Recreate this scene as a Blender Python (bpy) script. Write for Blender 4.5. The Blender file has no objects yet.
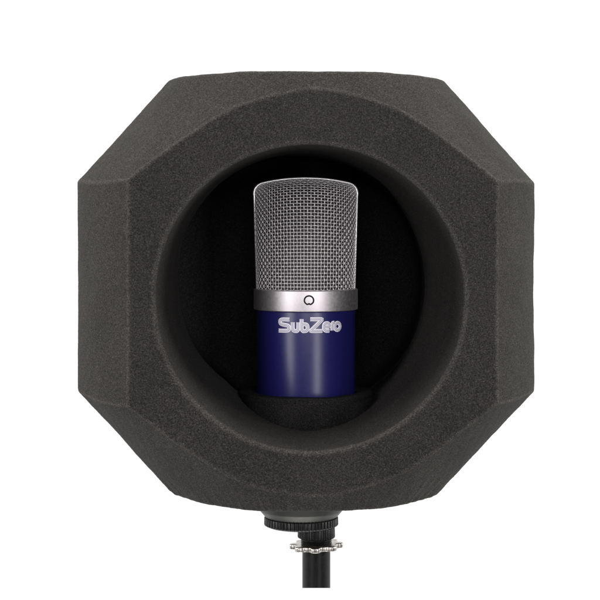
import bpy, bmesh, math, random
import numpy as np
from mathutils import Vector
random.seed(7); rng = np.random.default_rng(7)
C = bpy.context.scene.collection
S = 0.0005                      # metres per unit (1 unit = half a millimetre)
CX, CY = 305.8, 283.83          # where the shield's centre stands

# ---------------------------------------------------------------- camera, light, exposure
sc = bpy.context.scene
cam = bpy.data.objects.new('camera', bpy.data.cameras.new('camera')); C.objects.link(cam)
cam.location = ((302.28-CX)*S, -1599.13*S, (CY-211.73)*S)
cam.rotation_euler = (math.radians(90), 0, 0)
cam.data.sensor_width = 36; cam.data.lens = 36*1599.13/600
cam.data.shift_x = (300-302.28)/600; cam.data.shift_y = -(300-211.73)/600
cam.data.clip_start = 0.01; cam.data.clip_end = 50
sc.camera = cam
sc.view_settings.view_transform = 'Standard'; sc.view_settings.look = 'None'
sc.view_settings.exposure = 0; sc.view_settings.gamma = 1

# studio surroundings: white sweep behind and beside the object, dark room on the photographer's side
w = bpy.data.worlds.new('World'); sc.world = w; w.use_nodes = True
nt = w.node_tree; nt.nodes.clear()
tc = nt.nodes.new('ShaderNodeTexCoord'); sx = nt.nodes.new('ShaderNodeSeparateXYZ')
mr = nt.nodes.new('ShaderNodeMapRange'); mr.interpolation_type = 'SMOOTHSTEP'
mr.inputs['From Min'].default_value = -0.35; mr.inputs['From Max'].default_value = 0.45
mr.inputs['To Min'].default_value = 0.09; mr.inputs['To Max'].default_value = 1.06
bg = nt.nodes.new('ShaderNodeBackground'); bg.inputs['Color'].default_value = (1, 1, 1, 1); wo = nt.nodes.new('ShaderNodeOutputWorld')
nt.links.new(tc.outputs['Generated'], sx.inputs[0]); nt.links.new(sx.outputs['Y'], mr.inputs['Value'])
nt.links.new(mr.outputs[0], bg.inputs['Strength']); nt.links.new(bg.outputs[0], wo.inputs[0])

def area(name, loc, target, sx_, sy_, power, col=(1, 1, 1)):
    l = bpy.data.lights.new(name, 'AREA'); l.shape = 'RECTANGLE'; l.size = sx_; l.size_y = sy_
    l.energy = power; l.color = col
    o = bpy.data.objects.new(name, l); C.objects.link(o); o.location = loc
    o.rotation_euler = (Vector(target)-Vector(loc)).to_track_quat('-Z', 'Y').to_euler()
    return o
def polar(az, dist, z):
    a = math.radians(az); return (dist*math.sin(a), -dist*math.cos(a), z)
area('softbox', polar(-37, 0.95, 0.12), (0, 0, -0.03), 0.24, 0.85, 4.6, (1, .975, .99))
area('softbox', polar(26, 0.95, 0.10), (0, 0, -0.03), 0.20, 0.85, 4.0, (1, .975, .99))
area('rim_fill', (0.0, -1.0, 0.17), (0, 0, 0.04), 0.32, 0.08, 1.5, (1, .975, .99))  # unseen fill, added to brighten the grille's rim
area('low_fill', (0.0, -0.15, -0.95), (0, 0, 0), 0.7, 0.4, 5.5, (1, .975, .93))  # unseen fill from below, added to lift the lower facets
area('side_fill', polar(-88, 0.9, 0.25), (0, 0, 0), 0.4, 0.7, 9.0, (1, .975, .92))  # pair of unseen fills, added to brighten the shield's sides
area('side_fill', polar(88, 0.9, 0.25), (0, 0, 0), 0.4, 0.7, 11.0, (1, .975, .92))
area('overhead_softbox', (0.03, -0.21, 0.94), (0, 0, 0), 0.7, 0.4, 10.0, (1, .98, .95))

# ---------------------------------------------------------------- helpers
def V(px, py, y=0.0):            # a point measured in the photograph's plane through the axis
    return ((px-CX)*S, y*S, (CY-py)*S)
def empty(name, loc, label, cat):
    o = bpy.data.objects.new(name, None); C.objects.link(o); o.location = loc
    o.empty_display_size = 0.02; o['label'] = label; o['category'] = cat; return o
def mesh(name, verts, faces, mats, parent=None, smooth=True, midx=None):
    me = bpy.data.meshes.new(name); me.from_pydata([tuple(v) for v in verts], [], [tuple(f) for f in faces]); me.update()
    for m in (mats if isinstance(mats, (list, tuple)) else [mats]): me.materials.append(m)
    if midx is not None: me.polygons.foreach_set('material_index', midx)
    me.polygons.foreach_set('use_smooth', [smooth]*len(me.polygons))
    bm = bmesh.new(); bm.from_mesh(me); bmesh.ops.recalc_face_normals(bm, faces=bm.faces); bm.to_mesh(me); bm.free()
    o = bpy.data.objects.new(name, me); C.objects.link(o)
    if parent: o.parent = parent
    return o
def autosmooth(o, deg=35):
    bm = bmesh.new(); bm.from_mesh(o.data)
    for e in bm.edges:
        if len(e.link_faces) == 2 and e.calc_face_angle(0) > math.radians(deg): e.smooth = False
    bm.to_mesh(o.data); bm.free(); return o
def lathe(prof, n=96, rfun=None, c=(0, 0)):
    """closed surface of revolution about z; prof = [(r, z)...] in units, ends on the axis get a pole fan"""
    v, f = [], []; rows = []
    for i, (r, z) in enumerate(prof):
        if r <= 1e-6: rows.append([len(v)]); v.append((c[0]*S, c[1]*S, z*S)); continue
        row = []
        for k in range(n):
            a = 2*math.pi*k/n; rr = rfun(i, a, r) if rfun else r
            row.append(len(v)); v.append(((c[0]+rr*math.sin(a))*S, (c[1]-rr*math.cos(a))*S, z*S))
        rows.append(row)
    for A, B in zip(rows, rows[1:]):
        for k in range(n):
            k2 = (k+1) % n
            if len(A) == 1: f.append((A[0], B[k], B[k2]))
            elif len(B) == 1: f.append((A[k], A[k2], B[0]))
            else: f.append((A[k], A[k2], B[k2], B[k]))
    return v, f
def rounded(prof, rad, seg=4):
    """round the inner corners of an open profile polyline"""
    out = [prof[0]]
    for a, b, c in zip(prof, prof[1:], prof[2:]):
        a, b, c = map(np.array, (a, b, c)); d1 = np.linalg.norm(a-b); d2 = np.linalg.norm(c-b)
        q = min(rad, d1*.45, d2*.45); p = b+(a-b)/d1*q; r = b+(c-b)/d2*q
        for t in np.linspace(0, 1, seg+1): out.append(tuple((1-t)**2*p+2*t*(1-t)*b+t*t*r))
    out.append(prof[-1]); return out
def tube(path, normals, rw, rh, sides=8, closed=False, v=None, f=None):
    """tube along path (units); rh along the normal, rw across it"""
    v = [] if v is None else v; f = [] if f is None else f
    P = np.array(path, float); N = np.array(normals, float); n = len(P)
    T = (np.roll(P, -1, 0)-np.roll(P, 1, 0)) if closed else np.gradient(P, axis=0)
    T /= np.linalg.norm(T, axis=1, keepdims=True)+1e-12
    N = N-(N*T).sum(1, keepdims=True)*T; N /= np.linalg.norm(N, axis=1, keepdims=True)+1e-12
    B = np.cross(T, N); b0 = len(v)
    for i in range(n):
        for k in range(sides):
            a = 2*math.pi*(k+.5)/sides
            v.append(tuple((P[i]+B[i]*rw*math.cos(a)+N[i]*rh*math.sin(a))*S))
    for i in range(n if closed else n-1):
        j = (i+1) % n
        for k in range(sides):
            k2 = (k+1) % sides
            f.append((b0+i*sides+k, b0+i*sides+k2, b0+j*sides+k2, b0+j*sides+k))
    if not closed:
        f.append(tuple(b0+k for k in range(sides))[::-1]); f.append(tuple(b0+(n-1)*sides+k for k in range(sides)))
    return v, f

# ---------------------------------------------------------------- materials
def mat(name):
    m = bpy.data.materials.new(name); m.use_nodes = True
    t = m.node_tree; return m, t, t.nodes['Principled BSDF']
def node(t, kind, **kw):
    n = t.nodes.new(kind)
    for k, v in kw.items():
        if k in n.inputs: n.inputs[k].default_value = v
        else: setattr(n, k, v)
    return n
def foam(name, col, grain=.85, bump=0.17):
    m, t, b = mat(name); L = t.links.new
    tc = node(t, 'ShaderNodeTexCoord')
    n1 = node(t, 'ShaderNodeTexNoise', Scale=1950.0, Detail=1.5, Roughness=.6)
    n2 = node(t, 'ShaderNodeTexVoronoi', Scale=1600.0)
    n4 = node(t, 'ShaderNodeTexVoronoi', Scale=2200.0)
    n3 = node(t, 'ShaderNodeTexNoise', Scale=45.0, Detail=4.0)
    for n in (n1, n2, n3, n4): L(tc.outputs['Object'], n.inputs['Vector'])
    # pores: dark cells between paler struts; a few bright strands
    r1 = node(t, 'ShaderNodeMapRange'); r1.inputs['From Min'].default_value = .32; r1.inputs['From Max'].default_value = .68
    r1.inputs['To Min'].default_value = 1-.55*grain; r1.inputs['To Max'].default_value = 1+.55*grain
    L(n1.outputs['Fac'], r1.inputs['Value'])
    r2 = node(t, 'ShaderNodeMapRange'); r2.inputs['From Min'].default_value = .1; r2.inputs['From Max'].default_value = .75
    r2.inputs['To Min'].default_value = 1.25; r2.inputs['To Max'].default_value = .75
    L(n2.outputs['Distance'], r2.inputs['Value'])
    r3 = node(t, 'ShaderNodeMapRange'); r3.inputs['From Min'].default_value = .3; r3.inputs['From Max'].default_value = .7
    r3.inputs['To Min'].default_value = .9; r3.inputs['To Max'].default_value = 1.1
    L(n3.outputs['Fac'], r3.inputs['Value'])
    m1 = node(t, 'ShaderNodeMath', operation='MULTIPLY'); m2 = node(t, 'ShaderNodeMath', operation='MULTIPLY')
    L(r1.outputs[0], m1.inputs[0]); L(r2.outputs[0], m1.inputs[1]); L(m1.outputs[0], m2.inputs[0]); L(r3.outputs[0], m2.inputs[1])
    # each pore catches a little more or less, a few strands are pale; frayed edges, with their highlight painted in, are paler
    sp = node(t, 'ShaderNodeSeparateColor'); L(n4.outputs['Color'], sp.inputs[0])
    r4 = node(t, 'ShaderNodeFloatCurve'); cv = r4.mapping.curves[0]
    cv.points[0].location = (0, .48); cv.points[1].location = (1, 1.0)
    for q in ((.5, .49), (.9, .58), (.965, .66)): cv.points.new(*q)
    cv.points[0].location = (0, .34); r4.mapping.update()
    L(sp.outputs[0], r4.inputs['Value'])
    m4 = node(t, 'ShaderNodeMath', operation='MULTIPLY'); m4.inputs[1].default_value = 2.05
    L(r4.outputs[0], m4.inputs[0])
    m5 = node(t, 'ShaderNodeMath', operation='MULTIPLY'); L(m2.outputs[0], m5.inputs[0]); L(m4.outputs[0], m5.inputs[1])
    wr = node(t, 'ShaderNodeAttribute'); wr.attribute_name = 'edge_highlight'
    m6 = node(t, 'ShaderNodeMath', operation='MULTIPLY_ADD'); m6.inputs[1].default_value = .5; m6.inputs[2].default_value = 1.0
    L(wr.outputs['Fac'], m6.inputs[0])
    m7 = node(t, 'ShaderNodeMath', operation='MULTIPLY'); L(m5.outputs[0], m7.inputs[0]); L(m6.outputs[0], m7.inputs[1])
    mx = node(t, 'ShaderNodeVectorMath', operation='SCALE'); mx.inputs[0].default_value = col
    L(m7.outputs[0], mx.inputs['Scale']); L(mx.outputs[0], b.inputs['Base Color'])
    bp = node(t, 'ShaderNodeBump', Strength=bump, Distance=.0006)
    L(m1.outputs[0], bp.inputs['Height']); L(bp.outputs[0], b.inputs['Normal'])
    b.inputs['Roughness'].default_value = .95; b.inputs['Specular IOR Level'].default_value = .12
    return m
def simple(name, col, metal=0, rough=.5, spec=.5, noise=0.0, nscale=300, bump=0.0, stretch=None, coat=0):
    m, t, b = mat(name); L = t.links.new
    b.inputs['Metallic'].default_value = metal; b.inputs['Roughness'].default_value = rough
    b.inputs['Specular IOR Level'].default_value = spec; b.inputs['Base Color'].default_value = (*col, 1)
    b.inputs['Coat Weight'].default_value = coat; b.inputs['Coat Roughness'].default_value = .25
    tc = node(t, 'ShaderNodeTexCoord'); mp = node(t, 'ShaderNodeMapping')
    if stretch: mp.inputs['Scale'].default_value = stretch
    n1 = node(t, 'ShaderNodeTexNoise', Scale=float(nscale), Detail=4.0)
    L(tc.outputs['Object'], mp.inputs[0]); L(mp.outputs[0], n1.inputs['Vector'])
    r = node(t, 'ShaderNodeMapRange'); r.inputs['To Min'].default_value = 1-noise; r.inputs['To Max'].default_value = 1+noise
    r.inputs['From Min'].default_value = .25; r.inputs['From Max'].default_value = .75
    L(n1.outputs['Fac'], r.inputs['Value'])
    mx = node(t, 'ShaderNodeVectorMath', operation='SCALE'); mx.inputs[0].default_value = col
    L(r.outputs[0], mx.inputs['Scale']); L(mx.outputs[0], b.inputs['Base Color'])
    mr_ = node(t, 'ShaderNodeMath', operation='MULTIPLY'); mr_.inputs[1].default_value = rough
    L(r.outputs[0], mr_.inputs[0]); L(mr_.outputs[0], b.inputs['Roughness'])
    if bump:
        bp = node(t, 'ShaderNodeBump', Strength=bump, Distance=.0002)
        L(n1.outputs['Fac'], bp.inputs['Height']); L(bp.outputs[0], b.inputs['Normal'])
    return m
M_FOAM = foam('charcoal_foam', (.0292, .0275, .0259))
M_LINER = foam('shade_black_liner', (.019, .0182, .0175), .8)  # separate lining; part of its black is cavity shade put into the colour
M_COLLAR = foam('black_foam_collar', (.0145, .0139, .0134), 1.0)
M_RING = simple('satin_nickel', (.66, .63, .645), 1, .50, noise=.10, nscale=900, bump=.05)
M_WIRE = simple('grille_wire', (.74, .71, .715), .75, .44, noise=.15, nscale=400)
M_FRAME = simple('polished_frame', (.95, .94, .95), .7, .30, noise=.05)
M_BLUE = simple('blue_lacquer', (.0115, .0100, .092), 0, .32, .45, noise=.08, nscale=700, bump=.02, coat=.15)
M_SCREEN = simple('fine_inner_screen', (.06, .056, .055), .5, .55, noise=.3, nscale=2500)
M_DARK = simple('capsule_black', (.012, .012, .012), 0, .7)
M_INK = simple('black_ink', (.006, .006, .006), 0, .6, .2)
M_LOGO1 = simple('logo_silver', (.86, .84, .90), 0, .4, .4)
M_LOGO2 = simple('logo_grey_violet', (.30, .29, .40), 0, .4, .4)
M_PLASTIC = simple('black_plastic', (.009, .009, .0095), 0, .40, .5, noise=.2, nscale=500, bump=.05)
M_FLANGE = simple('grey_plastic', (.021, .022, .0195), 0, .45, .5, noise=.1, nscale=300)
M_NICKEL = simple('cast_nickel', (.58, .545, .51), 1, .3, noise=.25, nscale=260, bump=.25)
M_POLE = simple('black_powder_coat', (.0045, .0045, .0048), 0, .40, .24, noise=.2, nscale=900, bump=.06)

# ---------------------------------------------------------------- foam shield
R_, r_, H_, T_, D_ = 225.4, 135.4, 101.5, 202.1, 151.1
BX, BZ = -3.0, -5.0               # bore axis
SEAM = 10.0
_th = np.radians([-180, -150, -130, -115, -90, -60, -25, 0, 30, 60, 90, 128, 147, 165, 180])
_rs = np.array([124, 122.5, 120, 124, 129, 130, 131, 131, 132, 134, 135, 134, 131, 127, 124.0])
def r_seam(th): return np.interp(th, _th, _rs)
def leftness(th): return np.clip((-np.cos(th)-.05)/.5, 0, 1)
def r_bore(th, y):
    t = np.clip((y+D_)/(D_+SEAM), 0, 1)
    rl = 141.3-1.8*np.sin(th)**2
    r = rl+(r_seam(th)-rl)*(t**.62)
    st = np.clip((y-SEAM)/3.0, 0, 1)
    return r+11*leftness(th)*st
def smax(a, b, k):
    h = np.maximum(k-np.abs(a-b), 0)/k
    return np.maximum(a, b)+h*h*k*.25
def wob(x, y, z):
    return (.55*np.sin(x*.041+1.3)*np.sin(y*.037+.4)*np.cos(z*.035)+.35*np.sin(x*.11+z*.07)*np.sin(y*.09+2)*np.cos(z*.12+1)
            +.14*np.sin(x*.31+.5)*np.sin(z*.27+y*.3))
nl = math.hypot(T_-H_, R_-r_); NR, NZ = (T_-H_)/nl, (R_-r_)/nl
RAG_A = np.linspace(-math.pi, math.pi, 150); RAG_1 = np.clip(rng.normal(0, .35, 150), -1.3, .5)
RAG_B = np.linspace(-math.pi, math.pi, 420); RAG_2 = np.clip(rng.normal(0, .35, 420), -1.2, .6)
def sdf(x, y, z):
    ra = np.hypot(x, y); az = np.abs(z)
    an = np.arctan2(x, -y)
    a = ra-R_; b = (ra-r_)*NR+(az-T_)*NZ+.9*np.sin(an*9+z*.02)*np.cos(an*4+1); c = az-T_
    low = np.clip((-z-170)/25, 0, 1)
    b = b+low*(np.interp(an, RAG_A, RAG_1)+.6*np.interp(an, RAG_B, RAG_2))
    o = smax(smax(a, b, 1.0), c, 2.4)
    o = smax(o, -D_-y, 1.2)+wob(x, y, z)
    dx, dz = x-BX, z-BZ
    bore = np.hypot(dx, dz)-r_bore(np.arctan2(dz, dx), y)+.6*wob(z+40, x, y)
    bore = smax(bore, y-132, 6.0)
    return smax(o, -bore, 3.2)
def surface_nets(h):
    xs = np.arange(-232, 232+h, h, dtype=np.float32); ys = np.arange(-158, 232+h, h, dtype=np.float32); zs = np.arange(-209, 209+h, h, dtype=np.float32)
    F = np.empty((len(xs), len(ys), len(zs)), np.float32)
    for i, xv in enumerate(xs):
        F[i] = sdf(np.float32(xv), ys[:, None], zs[None, :])
    neg = F < 0
    cnt = np.zeros(tuple(s-1 for s in F.shape), np.uint8)
    for dx in (0, 1):
        for dy in (0, 1):
            for dz in (0, 1):
                cnt += neg[dx:F.shape[0]-1+dx, dy:F.shape[1]-1+dy, dz:F.shape[2]-1+dz]
    act = np.argwhere((cnt > 0) & (cnt < 8))
    idx = -np.ones(cnt.shape, np.int32); idx[tuple(act.T)] = np.arange(len(act))
    acc = np.zeros((len(act), 3)); num = np.zeros(len(act))
    co = [np.array(q) for q in np.ndindex(2, 2, 2)]
    for p in co:
        for ax in range(3):
            if p[ax] == 1: continue
            q = p.copy(); q[ax] = 1
            fa = F[tuple((act+p).T)]; fb = F[tuple((act+q).T)]
            m = (fa < 0) != (fb < 0)
            t = np.where(m, fa/np.where(m, fa-fb, 1), 0)
            pt = np.repeat(p[None].astype(float), len(act), 0); pt[:, ax] = t
            acc[m] += pt[m]; num += m
    P = (act+acc/num[:, None])*h+np.array([xs[0], ys[0], zs[0]])
    faces = []
    for ax in range(3):
        u, v = (ax+1) % 3, (ax+2) % 3
        sl0 = [slice(1, -1)]*3; sl0[ax] = slice(0, -1); sl1 = list(sl0); sl1[ax] = slice(1, None)
        A, B = neg[tuple(sl0)], neg[tuple(sl1)]
        off = np.ones(3, int); off[ax] = 0
        for flip, M in ((False, A & ~B), (True, ~A & B)):
            e = np.argwhere(M)+off
            def cell(du, dv):
                c = e.copy(); c[:, u] -= du; c[:, v] -= dv; return idx[tuple(c.T)]
            q = np.stack([cell(0, 0), cell(1, 0), cell(1, 1), cell(0, 1)], 1)
            faces.append(q[:, ::-1] if flip else q)
    return P, np.concatenate(faces)
P, Q = surface_nets(1.4)
for _ in range(4):               # settle the vertices on the exact surface
    e = .25; f0 = sdf(*P.T)
    g = np.stack([sdf(*(P+np.eye(3)[k]*e).T)-sdf(*(P-np.eye(3)[k]*e).T) for k in range(3)], 1)/(2*e)
    P = P-(np.clip(f0, -1.5, 1.5)/np.maximum((g*g).sum(1), .3))[:, None]*g*.8
gn = g/np.maximum(np.linalg.norm(g, axis=1, keepdims=True), 1e-6)
P = P+gn*rng.normal(0, .06, (len(P), 1))

shield = empty('acoustic_shield', (0, 0, -T_*S), 'faceted charcoal foam microphone shield with a round open cavity, perched on the stand', 'foam shield')
shield.rotation_euler = (math.radians(.48), 0, math.radians(2.55))
def to_shield(pts): return np.asarray(pts)+np.array([0, 0, T_*S])
me = bpy.data.meshes.new('foam_shell')
me.vertices.add(len(P)); me.vertices.foreach_set('co', to_shield(P*S).astype(np.float32).ravel())
me.loops.add(Q.size); me.loops.foreach_set('vertex_index', Q.astype(np.int32).ravel())
me.polygons.add(len(Q)); me.polygons.foreach_set('loop_start', np.arange(0, Q.size, 4, dtype=np.int32))
me.polygons.foreach_set('use_smooth', np.ones(len(Q), bool)); me.update(calc_edges=True); me.validate()
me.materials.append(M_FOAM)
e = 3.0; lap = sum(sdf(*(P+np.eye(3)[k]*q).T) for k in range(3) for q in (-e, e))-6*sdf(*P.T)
edge_highlight = np.clip((lap/e-.10)/.45, 0, 1)*(P[:, 1] < 0)  # convex front edges painted paler: fraying plus the highlight they catch
wa = me.attributes.new('edge_highlight', 'FLOAT', 'POINT'); wa.data.foreach_set('value', edge_highlight.astype(np.float32))
o = bpy.data.objects.new('foam_shell', me); C.objects.link(o); o.parent = shield

# foam lining behind the seam, its colour darkened to carry the cavity's shade
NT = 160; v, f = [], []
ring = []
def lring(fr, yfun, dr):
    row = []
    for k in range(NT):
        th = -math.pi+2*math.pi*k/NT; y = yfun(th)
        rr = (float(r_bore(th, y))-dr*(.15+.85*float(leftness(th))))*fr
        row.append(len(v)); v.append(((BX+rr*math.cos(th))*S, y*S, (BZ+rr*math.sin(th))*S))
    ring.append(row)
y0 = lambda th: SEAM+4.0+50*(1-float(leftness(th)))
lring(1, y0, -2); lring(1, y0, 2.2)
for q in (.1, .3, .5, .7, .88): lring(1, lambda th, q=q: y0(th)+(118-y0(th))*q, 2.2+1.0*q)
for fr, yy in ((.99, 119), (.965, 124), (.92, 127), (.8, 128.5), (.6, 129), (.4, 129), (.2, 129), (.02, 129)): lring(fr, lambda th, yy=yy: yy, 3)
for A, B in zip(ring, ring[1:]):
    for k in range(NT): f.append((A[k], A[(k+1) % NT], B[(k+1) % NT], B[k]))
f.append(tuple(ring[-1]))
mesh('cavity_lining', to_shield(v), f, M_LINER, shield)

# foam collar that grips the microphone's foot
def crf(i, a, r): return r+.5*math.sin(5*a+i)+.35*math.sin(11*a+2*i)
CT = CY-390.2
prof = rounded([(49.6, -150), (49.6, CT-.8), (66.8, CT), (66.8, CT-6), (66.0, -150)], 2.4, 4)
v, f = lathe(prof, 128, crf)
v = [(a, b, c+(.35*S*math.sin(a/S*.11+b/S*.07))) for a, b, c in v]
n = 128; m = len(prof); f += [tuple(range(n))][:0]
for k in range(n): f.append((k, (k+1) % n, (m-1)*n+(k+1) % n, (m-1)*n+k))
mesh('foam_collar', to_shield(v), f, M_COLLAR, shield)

# ---------------------------------------------------------------- microphone
MX = 305.7-CX
ZB = CY-288.4                    # seat of the grille on the ring, units above centre
mic = empty('condenser_microphone', (MX*S, 0, (CY-430)*S), 'silver and blue side-address microphone standing inside the foam cavity', 'microphone')
MO = np.array([0, 0, -(CY-430)*S])
def part(name, v, f, m, parent=None, midx=None, smooth=True):
    if parent is None: return mesh(name, np.asarray(v)+MO, f, m, mic, smooth, midx)
    return mesh(name, np.asarray(v)+MO, f, m, parent, smooth, midx)
RB = 49.3
zt, zb = CY-309.0, CY-430.0
v, f = lathe(rounded([(0, zt), (RB, zt), (RB, zb), (0, zb)], 1.0), 160)
body = autosmooth(part('body', v, f, M_BLUE))
RR = 52.0; z1, z2 = CY-288.6, CY-308.9
v, f = lathe(rounded([(0, z1-.6), (48, z1-.6), (48.4, z1), (RR, z1), (RR, z2), (0, z2)], .8), 192)
rng_o = autosmooth(part('band', v, f, M_RING), 40)

# cardioid mark on the band
def on_cyl(px, py, R, lift=0.0):
    kk = 1599.13/(1599.13-R*.97); px = 302.28+(px-302.28)/kk; py = 211.73+(py-211.73)/kk
    x = (px-305.7); yy = -math.sqrt(max(R*R-x*x, 1)); n = np.array([x, yy, 0])/R
    return np.array([x, yy, CY-py])+n*lift, n
pts, nn = [], []
for k in range(72):
    a = 2*math.pi*k/72
    d = abs((a-math.pi+math.pi) % (2*math.pi)-math.pi)   # pi at a=0
    d0 = math.pi-d                                          # 0 at bottom when a=0
    r0 = 4.45-1.15*math.exp(-(d0/.22)**2)-.1*math.exp(-((d0-.62)/.3)**2)
    p, n_ = on_cyl(309+1.04*r0*math.sin(a), 300.3+r0*math.cos(a), RR, .05); pts.append(p); nn.append(n_)
v, f = tube(pts, nn, .8, .3, 8, True)
part('polar_pattern_mark', v, f, M_INK, rng_o)

# lettering
def smooth_path(pts, it=2, closed=False):
    P = [np.array(p, float) for p in pts]
    for _ in range(it):
        Q2 = [] if closed else [P[0]]
        n_ = len(P)
        for i in range(n_ if closed else n_-1):
            a, b = P[i], P[(i+1) % n_]; Q2 += [a*.78+b*.22, a*.22+b*.78]
        if not closed: Q2.append(P[-1])
        P = Q2
    return P
LET = [
 ([(289.6, 319.6), (282.3, 319.6), (280, 320.6), (279.8, 323.2), (281.6, 324.6), (287.2, 325.4), (289.2, 326.6), (289.2, 329.6), (287.4, 331), (278.6, 331)], 2, 0),
 ([(292.7, 322.2), (292.7, 329.2), (294, 331), (298.3, 331), (298.3, 322.2)], 2, 0),
 ([(301.6, 319), (301.6, 331), (306, 331), (307.6, 329.6), (307.6, 325.6), (306, 324.2), (301.8, 324.2)], 2, 0),
 ([(310.2, 319.2), (322.2, 319.2), (322, 320), (311, 330.4), (310.8, 331), (322.6, 331)], 1, 0),
 ([(324.4, 327), (329.6, 327), (329.6, 325), (328, 323.4), (325.4, 323.4), (323.9, 325), (323.9, 329.2), (325.4, 331), (329.6, 331)], 2, 0),
 ([(332.3, 331), (332.3, 323.4), (334.6, 323.2)], 1, 0),
 ([(337.6+2.8*math.cos(t), 327.1+3.6*math.sin(t)) for t in np.linspace(0, 2*math.pi, 17)[:-1]], 1, 1)]
v, f, mi = [], [], []
for pts, it, cl in LET:
    sp = smooth_path(pts, it, cl)
    dense = []
    n_ = len(sp)
    for i in range(n_ if cl else n_-1):
        a, b = sp[i], sp[(i+1) % n_]; q = max(1, int(np.linalg.norm(b-a)/.5))
        dense += [a+(b-a)*t/q for t in range(q)]
    if not cl: dense.append(sp[-1])
    pn = [on_cyl(a[0], a[1], RB) for a in dense]
    for rw, rh, m_ in ((2.05, .26, 0), (1.2, .38, 1), (.45, .5, 0)):
        c0 = len(f); tube([p for p, _ in pn], [q for _, q in pn], rw, rh, 10, bool(cl), v, f); mi += [m_]*(len(f)-c0)
part('lettering', v, f, [M_LOGO1, M_LOGO2], body, mi)

# grille: arched frame with a woven wire shell in front and one behind
ZT0 = CY-178.6
def half_w(z):                    # half width of the head at height z
    t = np.clip((z-ZB)/(ZT0-ZB), 0, 1); return 48.3+3.3*t
def arch(x):                      # height of the arched top above x
    return ZT0-7.2*(abs(x)/52.0)**2.1
def outline():
    pts = [(-half_w(ZB), ZB-1)]
    for z in np.linspace(ZB, CY-196, 24): pts.append((-half_w(z), z))
    cx0 = -51.6
    for a in np.linspace(0, 1, 9)[1:]:   # rounded shoulder
        p0, p1, p2 = np.array([-51.4, CY-196]), np.array([-52.2, CY-186.6]), np.array([-44.0, arch(-44.0)])
        pts.append(tuple((1-a)**2*p0+2*a*(1-a)*p1+a*a*p2))
    for x in np.linspace(-44, 0, 28)[1:]: pts.append((x, arch(x)))
    return pts+[(-x, z) for x, z in pts[-2::-1]]
OUT = outline()
v, f = [], []
OP = np.array(OUT); TT = np.gradient(OP, axis=0); TT /= np.linalg.norm(TT, axis=1, keepdims=True)
NN = np.stack([-TT[:, 1], TT[:, 0]], 1)
prof8 = [(.9, -4.0), (1.3, -3.2), (1.3, 3.2), (.9, 4.0), (-.5, 4.0), (-.9, 3.2), (-.9, -3.2), (-.5, -4.0)]
for p, nrm in zip(OP, NN):
    for a, b in prof8: v.append(((p[0]+nrm[0]*a)*S, b*S, (p[1]+nrm[1]*a)*S))
for i in range(len(OP)-1):
    for k in range(8): f.append((i*8+k, i*8+(k+1) % 8, i*8+8+(k+1) % 8, i*8+8+k))
f.append(tuple(range(8))); f.append(tuple(range(len(v)-8, len(v))))
# rolled bead along the frame's front and rear edge
for yy in (-4.2, 4.2): tube([(p[0]+n_[0]*.25, yy, p[1]+n_[1]*.25) for p, n_ in zip(OP, NN)], [(0, 1, 0)]*len(OP), 1.15, 1.15, 12, False, v, f)
part('head_frame', v, f, M_FRAME)

OX, OZ = np.array(OUT).T
def top_at(x):
    half = OX[:len(OX)//2+1]; hz = OZ[:len(OZ)//2+1]
    k = int(np.argmin(hz*0+np.abs(half-half.min()))); return float(np.interp(-abs(x), half[24:], hz[24:]))
# side profile of the shell (depth b at height fraction t)
tt = np.linspace(0, 1, 400); bb = 46*(1-.64*tt**2.2)*np.power(np.clip(1-tt**13, 0, 1), .5)+2.2*tt
arc = np.concatenate([[0], np.cumsum(np.hypot(np.diff(tt)*110, np.diff(bb)))])
def surf(u, sfrac, sgn):
    t = np.interp(sfrac*arc[-1], arc, tt); b = np.interp(sfrac*arc[-1], arc, bb)
    ph = u*math.pi/2
    wz = 48.3+2.5*t; x = wz*math.sin(ph); z = ZB-.5+t*(top_at(x*.985)-.6-ZB)
    return np.array([x, sgn*b*max(math.cos(ph), 0)**.92, z])
def surf_n(u, s, sgn):
    e = 1e-3; du = surf(min(u+e, 1), s, sgn)-surf(max(u-e, -1), s, sgn); ds = surf(u, min(s+e, 1), sgn)-surf(u, max(s-e, 0), sgn)
    n = np.cross(du, ds)*(-1 if sgn > 0 else 1); l = np.linalg.norm(n)
    return n/l if l > 1e-9 else np.array([0, sgn, 0.])
NU = 46; NS = int(arc[-1]/3.25)
def shell(sgn, sub=4):
    v, f = [], []; A = .92; WR = .57
    us = np.linspace(-.985, .985, NU); ss = np.linspace(0.005, .992, NS)
    for j, s in enumerate(ss):           # weft
        P_, N_ = [], []
        for q in range((NU-1)*sub+1):
            i = q/sub; u = -.985+1.97*i/(NU-1); n_ = surf_n(u, s, sgn)
            P_.append(surf(u, s, sgn)+n_*.25*math.cos(math.pi*(i+j))); N_.append(n_)
        tube(P_, N_, WR*.86, WR*.86, 5, False, v, f)
    for i, u in enumerate(us):           # warp
        P_, N_ = [], []
        for q in range((NS-1)*sub+1):
            j = q/sub; s = .005+.987*j/(NS-1); n_ = surf_n(u, s, sgn)
            P_.append(surf(u, s, sgn)-n_*A*math.cos(math.pi*(i+j))); N_.append(n_)
        tube(P_, N_, WR, WR, 5, False, v, f)
    return part('wire_mesh', v, f, M_WIRE)
shell(-1); shell(1)
# fine black screen just inside the wire
v, f = [], []
for sgn in (-1, 1):
    b0 = len(v)
    for j in range(25):
        for i in range(41):
            p = surf(-.97+1.94*i/40, .003+.985*j/24, sgn); v.append((p[0]*.955*S, p[1]*.93*S, (p[2]-.02*(p[2]-ZB)-.3)*S))
    for j in range(24):
        for i in range(40): f.append((b0+j*41+i, b0+j*41+i+1, b0+j*41+i+42, b0+j*41+i+41))
part('inner_screen', v, f, M_SCREEN)
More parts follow.
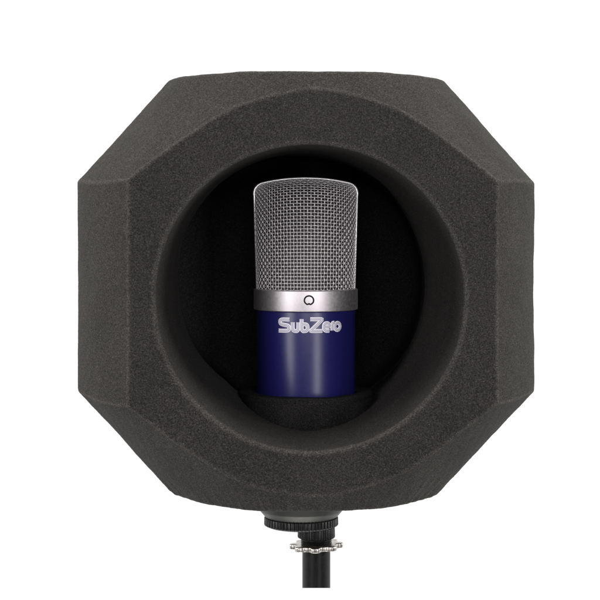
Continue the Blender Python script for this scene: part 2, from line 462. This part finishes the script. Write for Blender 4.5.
# capsule on its post inside the head
v, f = lathe(rounded([(0, ZB-.4), (9, ZB-.4), (7, ZB+28), (0, ZB+28)], 1), 32); part('capsule_post', v, f, M_DARK)
v, f = lathe(rounded([(0, -5), (24, -5), (24, 5), (0, 5)], 2), 48)
v = [(a, c, b+(ZB+52)*S) for a, b, c in v]; part('capsule', v, f, M_DARK)

# ---------------------------------------------------------------- mounting adapter under the shield
GX, PX = 301.2-CX, 316.3-CX
base_z = CY-531
ad = empty('threaded_adapter', (GX*S, 0, base_z*S), 'round grey flange with a wide black ribbed ring screwed under the foam shield', 'adapter')
AO = np.array([0, 0, -base_z*S])
def depthz(py, y=0): return CY-(211.73+(py-211.73)*(1599.13+y)/1599.13)
v, f = lathe(rounded([(0, -T_+.3), (50, -T_+.3), (49, -T_-1.6), (41.6, CY-509.5), (36.0, CY-516), (0, CY-516)], 1.0), 96)
mesh('flange', np.asarray(v)+AO, f, M_FLANGE, ad)
def knurl(nr, amp):
    def fn(i, a, r):
        return r if r < 5 else r+amp*max(-1, min(1, 2.2*math.cos(nr*a)))
    return fn
def knurled(rad, z_top, z_bot, nr, amp, n_per=8):
    prof = rounded([(0, z_top), (rad-2.2, z_top), (rad-.2, z_top-1.2), (rad, z_bot+1.6), (rad-2.6, z_bot), (0, z_bot)], .5, 2)
    def fn(i, a, r):
        r2 = prof[i][0]
        return r if r2 < rad-1.6 else r+amp*max(-1, min(1, 2.2*math.cos(nr*a)))
    return lathe(prof, nr*n_per, fn)
v, f = knurled(36.3, CY-515.6, CY-525.6, 60, .8)
autosmooth(mesh('ribbed_ring', np.asarray(v)+AO, f, M_PLASTIC, ad), 50)

# ---------------------------------------------------------------- stand
pz = CY-590
st = empty('microphone_stand', (PX*S, 0, pz*S), 'black tubular microphone stand with ribbed collar and silver star-shaped locking nut', 'stand')
SO = np.array([0, 0, -pz*S])
v, f = knurled(18.2, CY-525.8, CY-538.4, 42, .55)
autosmooth(mesh('ribbed_collar', np.asarray(v)+SO, f, M_PLASTIC, st), 50)
zz = CY-538.4; pr = [(0, zz), (15.6, zz)]
for k in range(4): pr += [(15.6, zz-.5-1.7*k), (14.6, zz-1.2-1.7*k)]
pr += [(14.6, zz-8), (0, zz-8)]
v, f = lathe(pr, 64); autosmooth(mesh('thread', np.asarray(v)+SO, f, M_POLE, st), 30)
# star nut: eight lobes
def star(i, a, r):
    if r < 17: return r
    w_ = math.cos(8*a+.35); return r+2.7*(math.tanh(2.0*w_))
zn = CY-545.6
prof = rounded([(14.7, zn+2.6), (21, zn+2.6), (24.2, zn+2.3), (24.2, zn-2.2), (20, zn-2.5), (14.7, zn-2.5)], 1.0, 3)
v, f = lathe(prof, 256, star)
n_, m_ = 256, len(prof)
for k in range(n_): f.append((k, (k+1) % n_, (m_-1)*n_+(k+1) % n_, (m_-1)*n_+k))
tl = math.radians(2.0)
v = [(a, b, c+a*math.tan(tl)) for a, b, c in v]
autosmooth(mesh('star_nut', np.asarray(v)+SO, f, M_NICKEL, st), 40)
# tube, sawn off with a slightly sloping end
sl = (588-211.73)/1599.13
v, f = lathe([(0, CY-546), (14.0, CY-546), (14.0, CY-560), (14.0, CY-575), (14.0, CY-588), (0, CY-588)], 64)
v = [(a, b, c-(b*sl if c < (CY-587)*S else 0)) for a, b, c in v]
autosmooth(mesh('tube', np.asarray(v)+SO, f, M_POLE, st), 30)
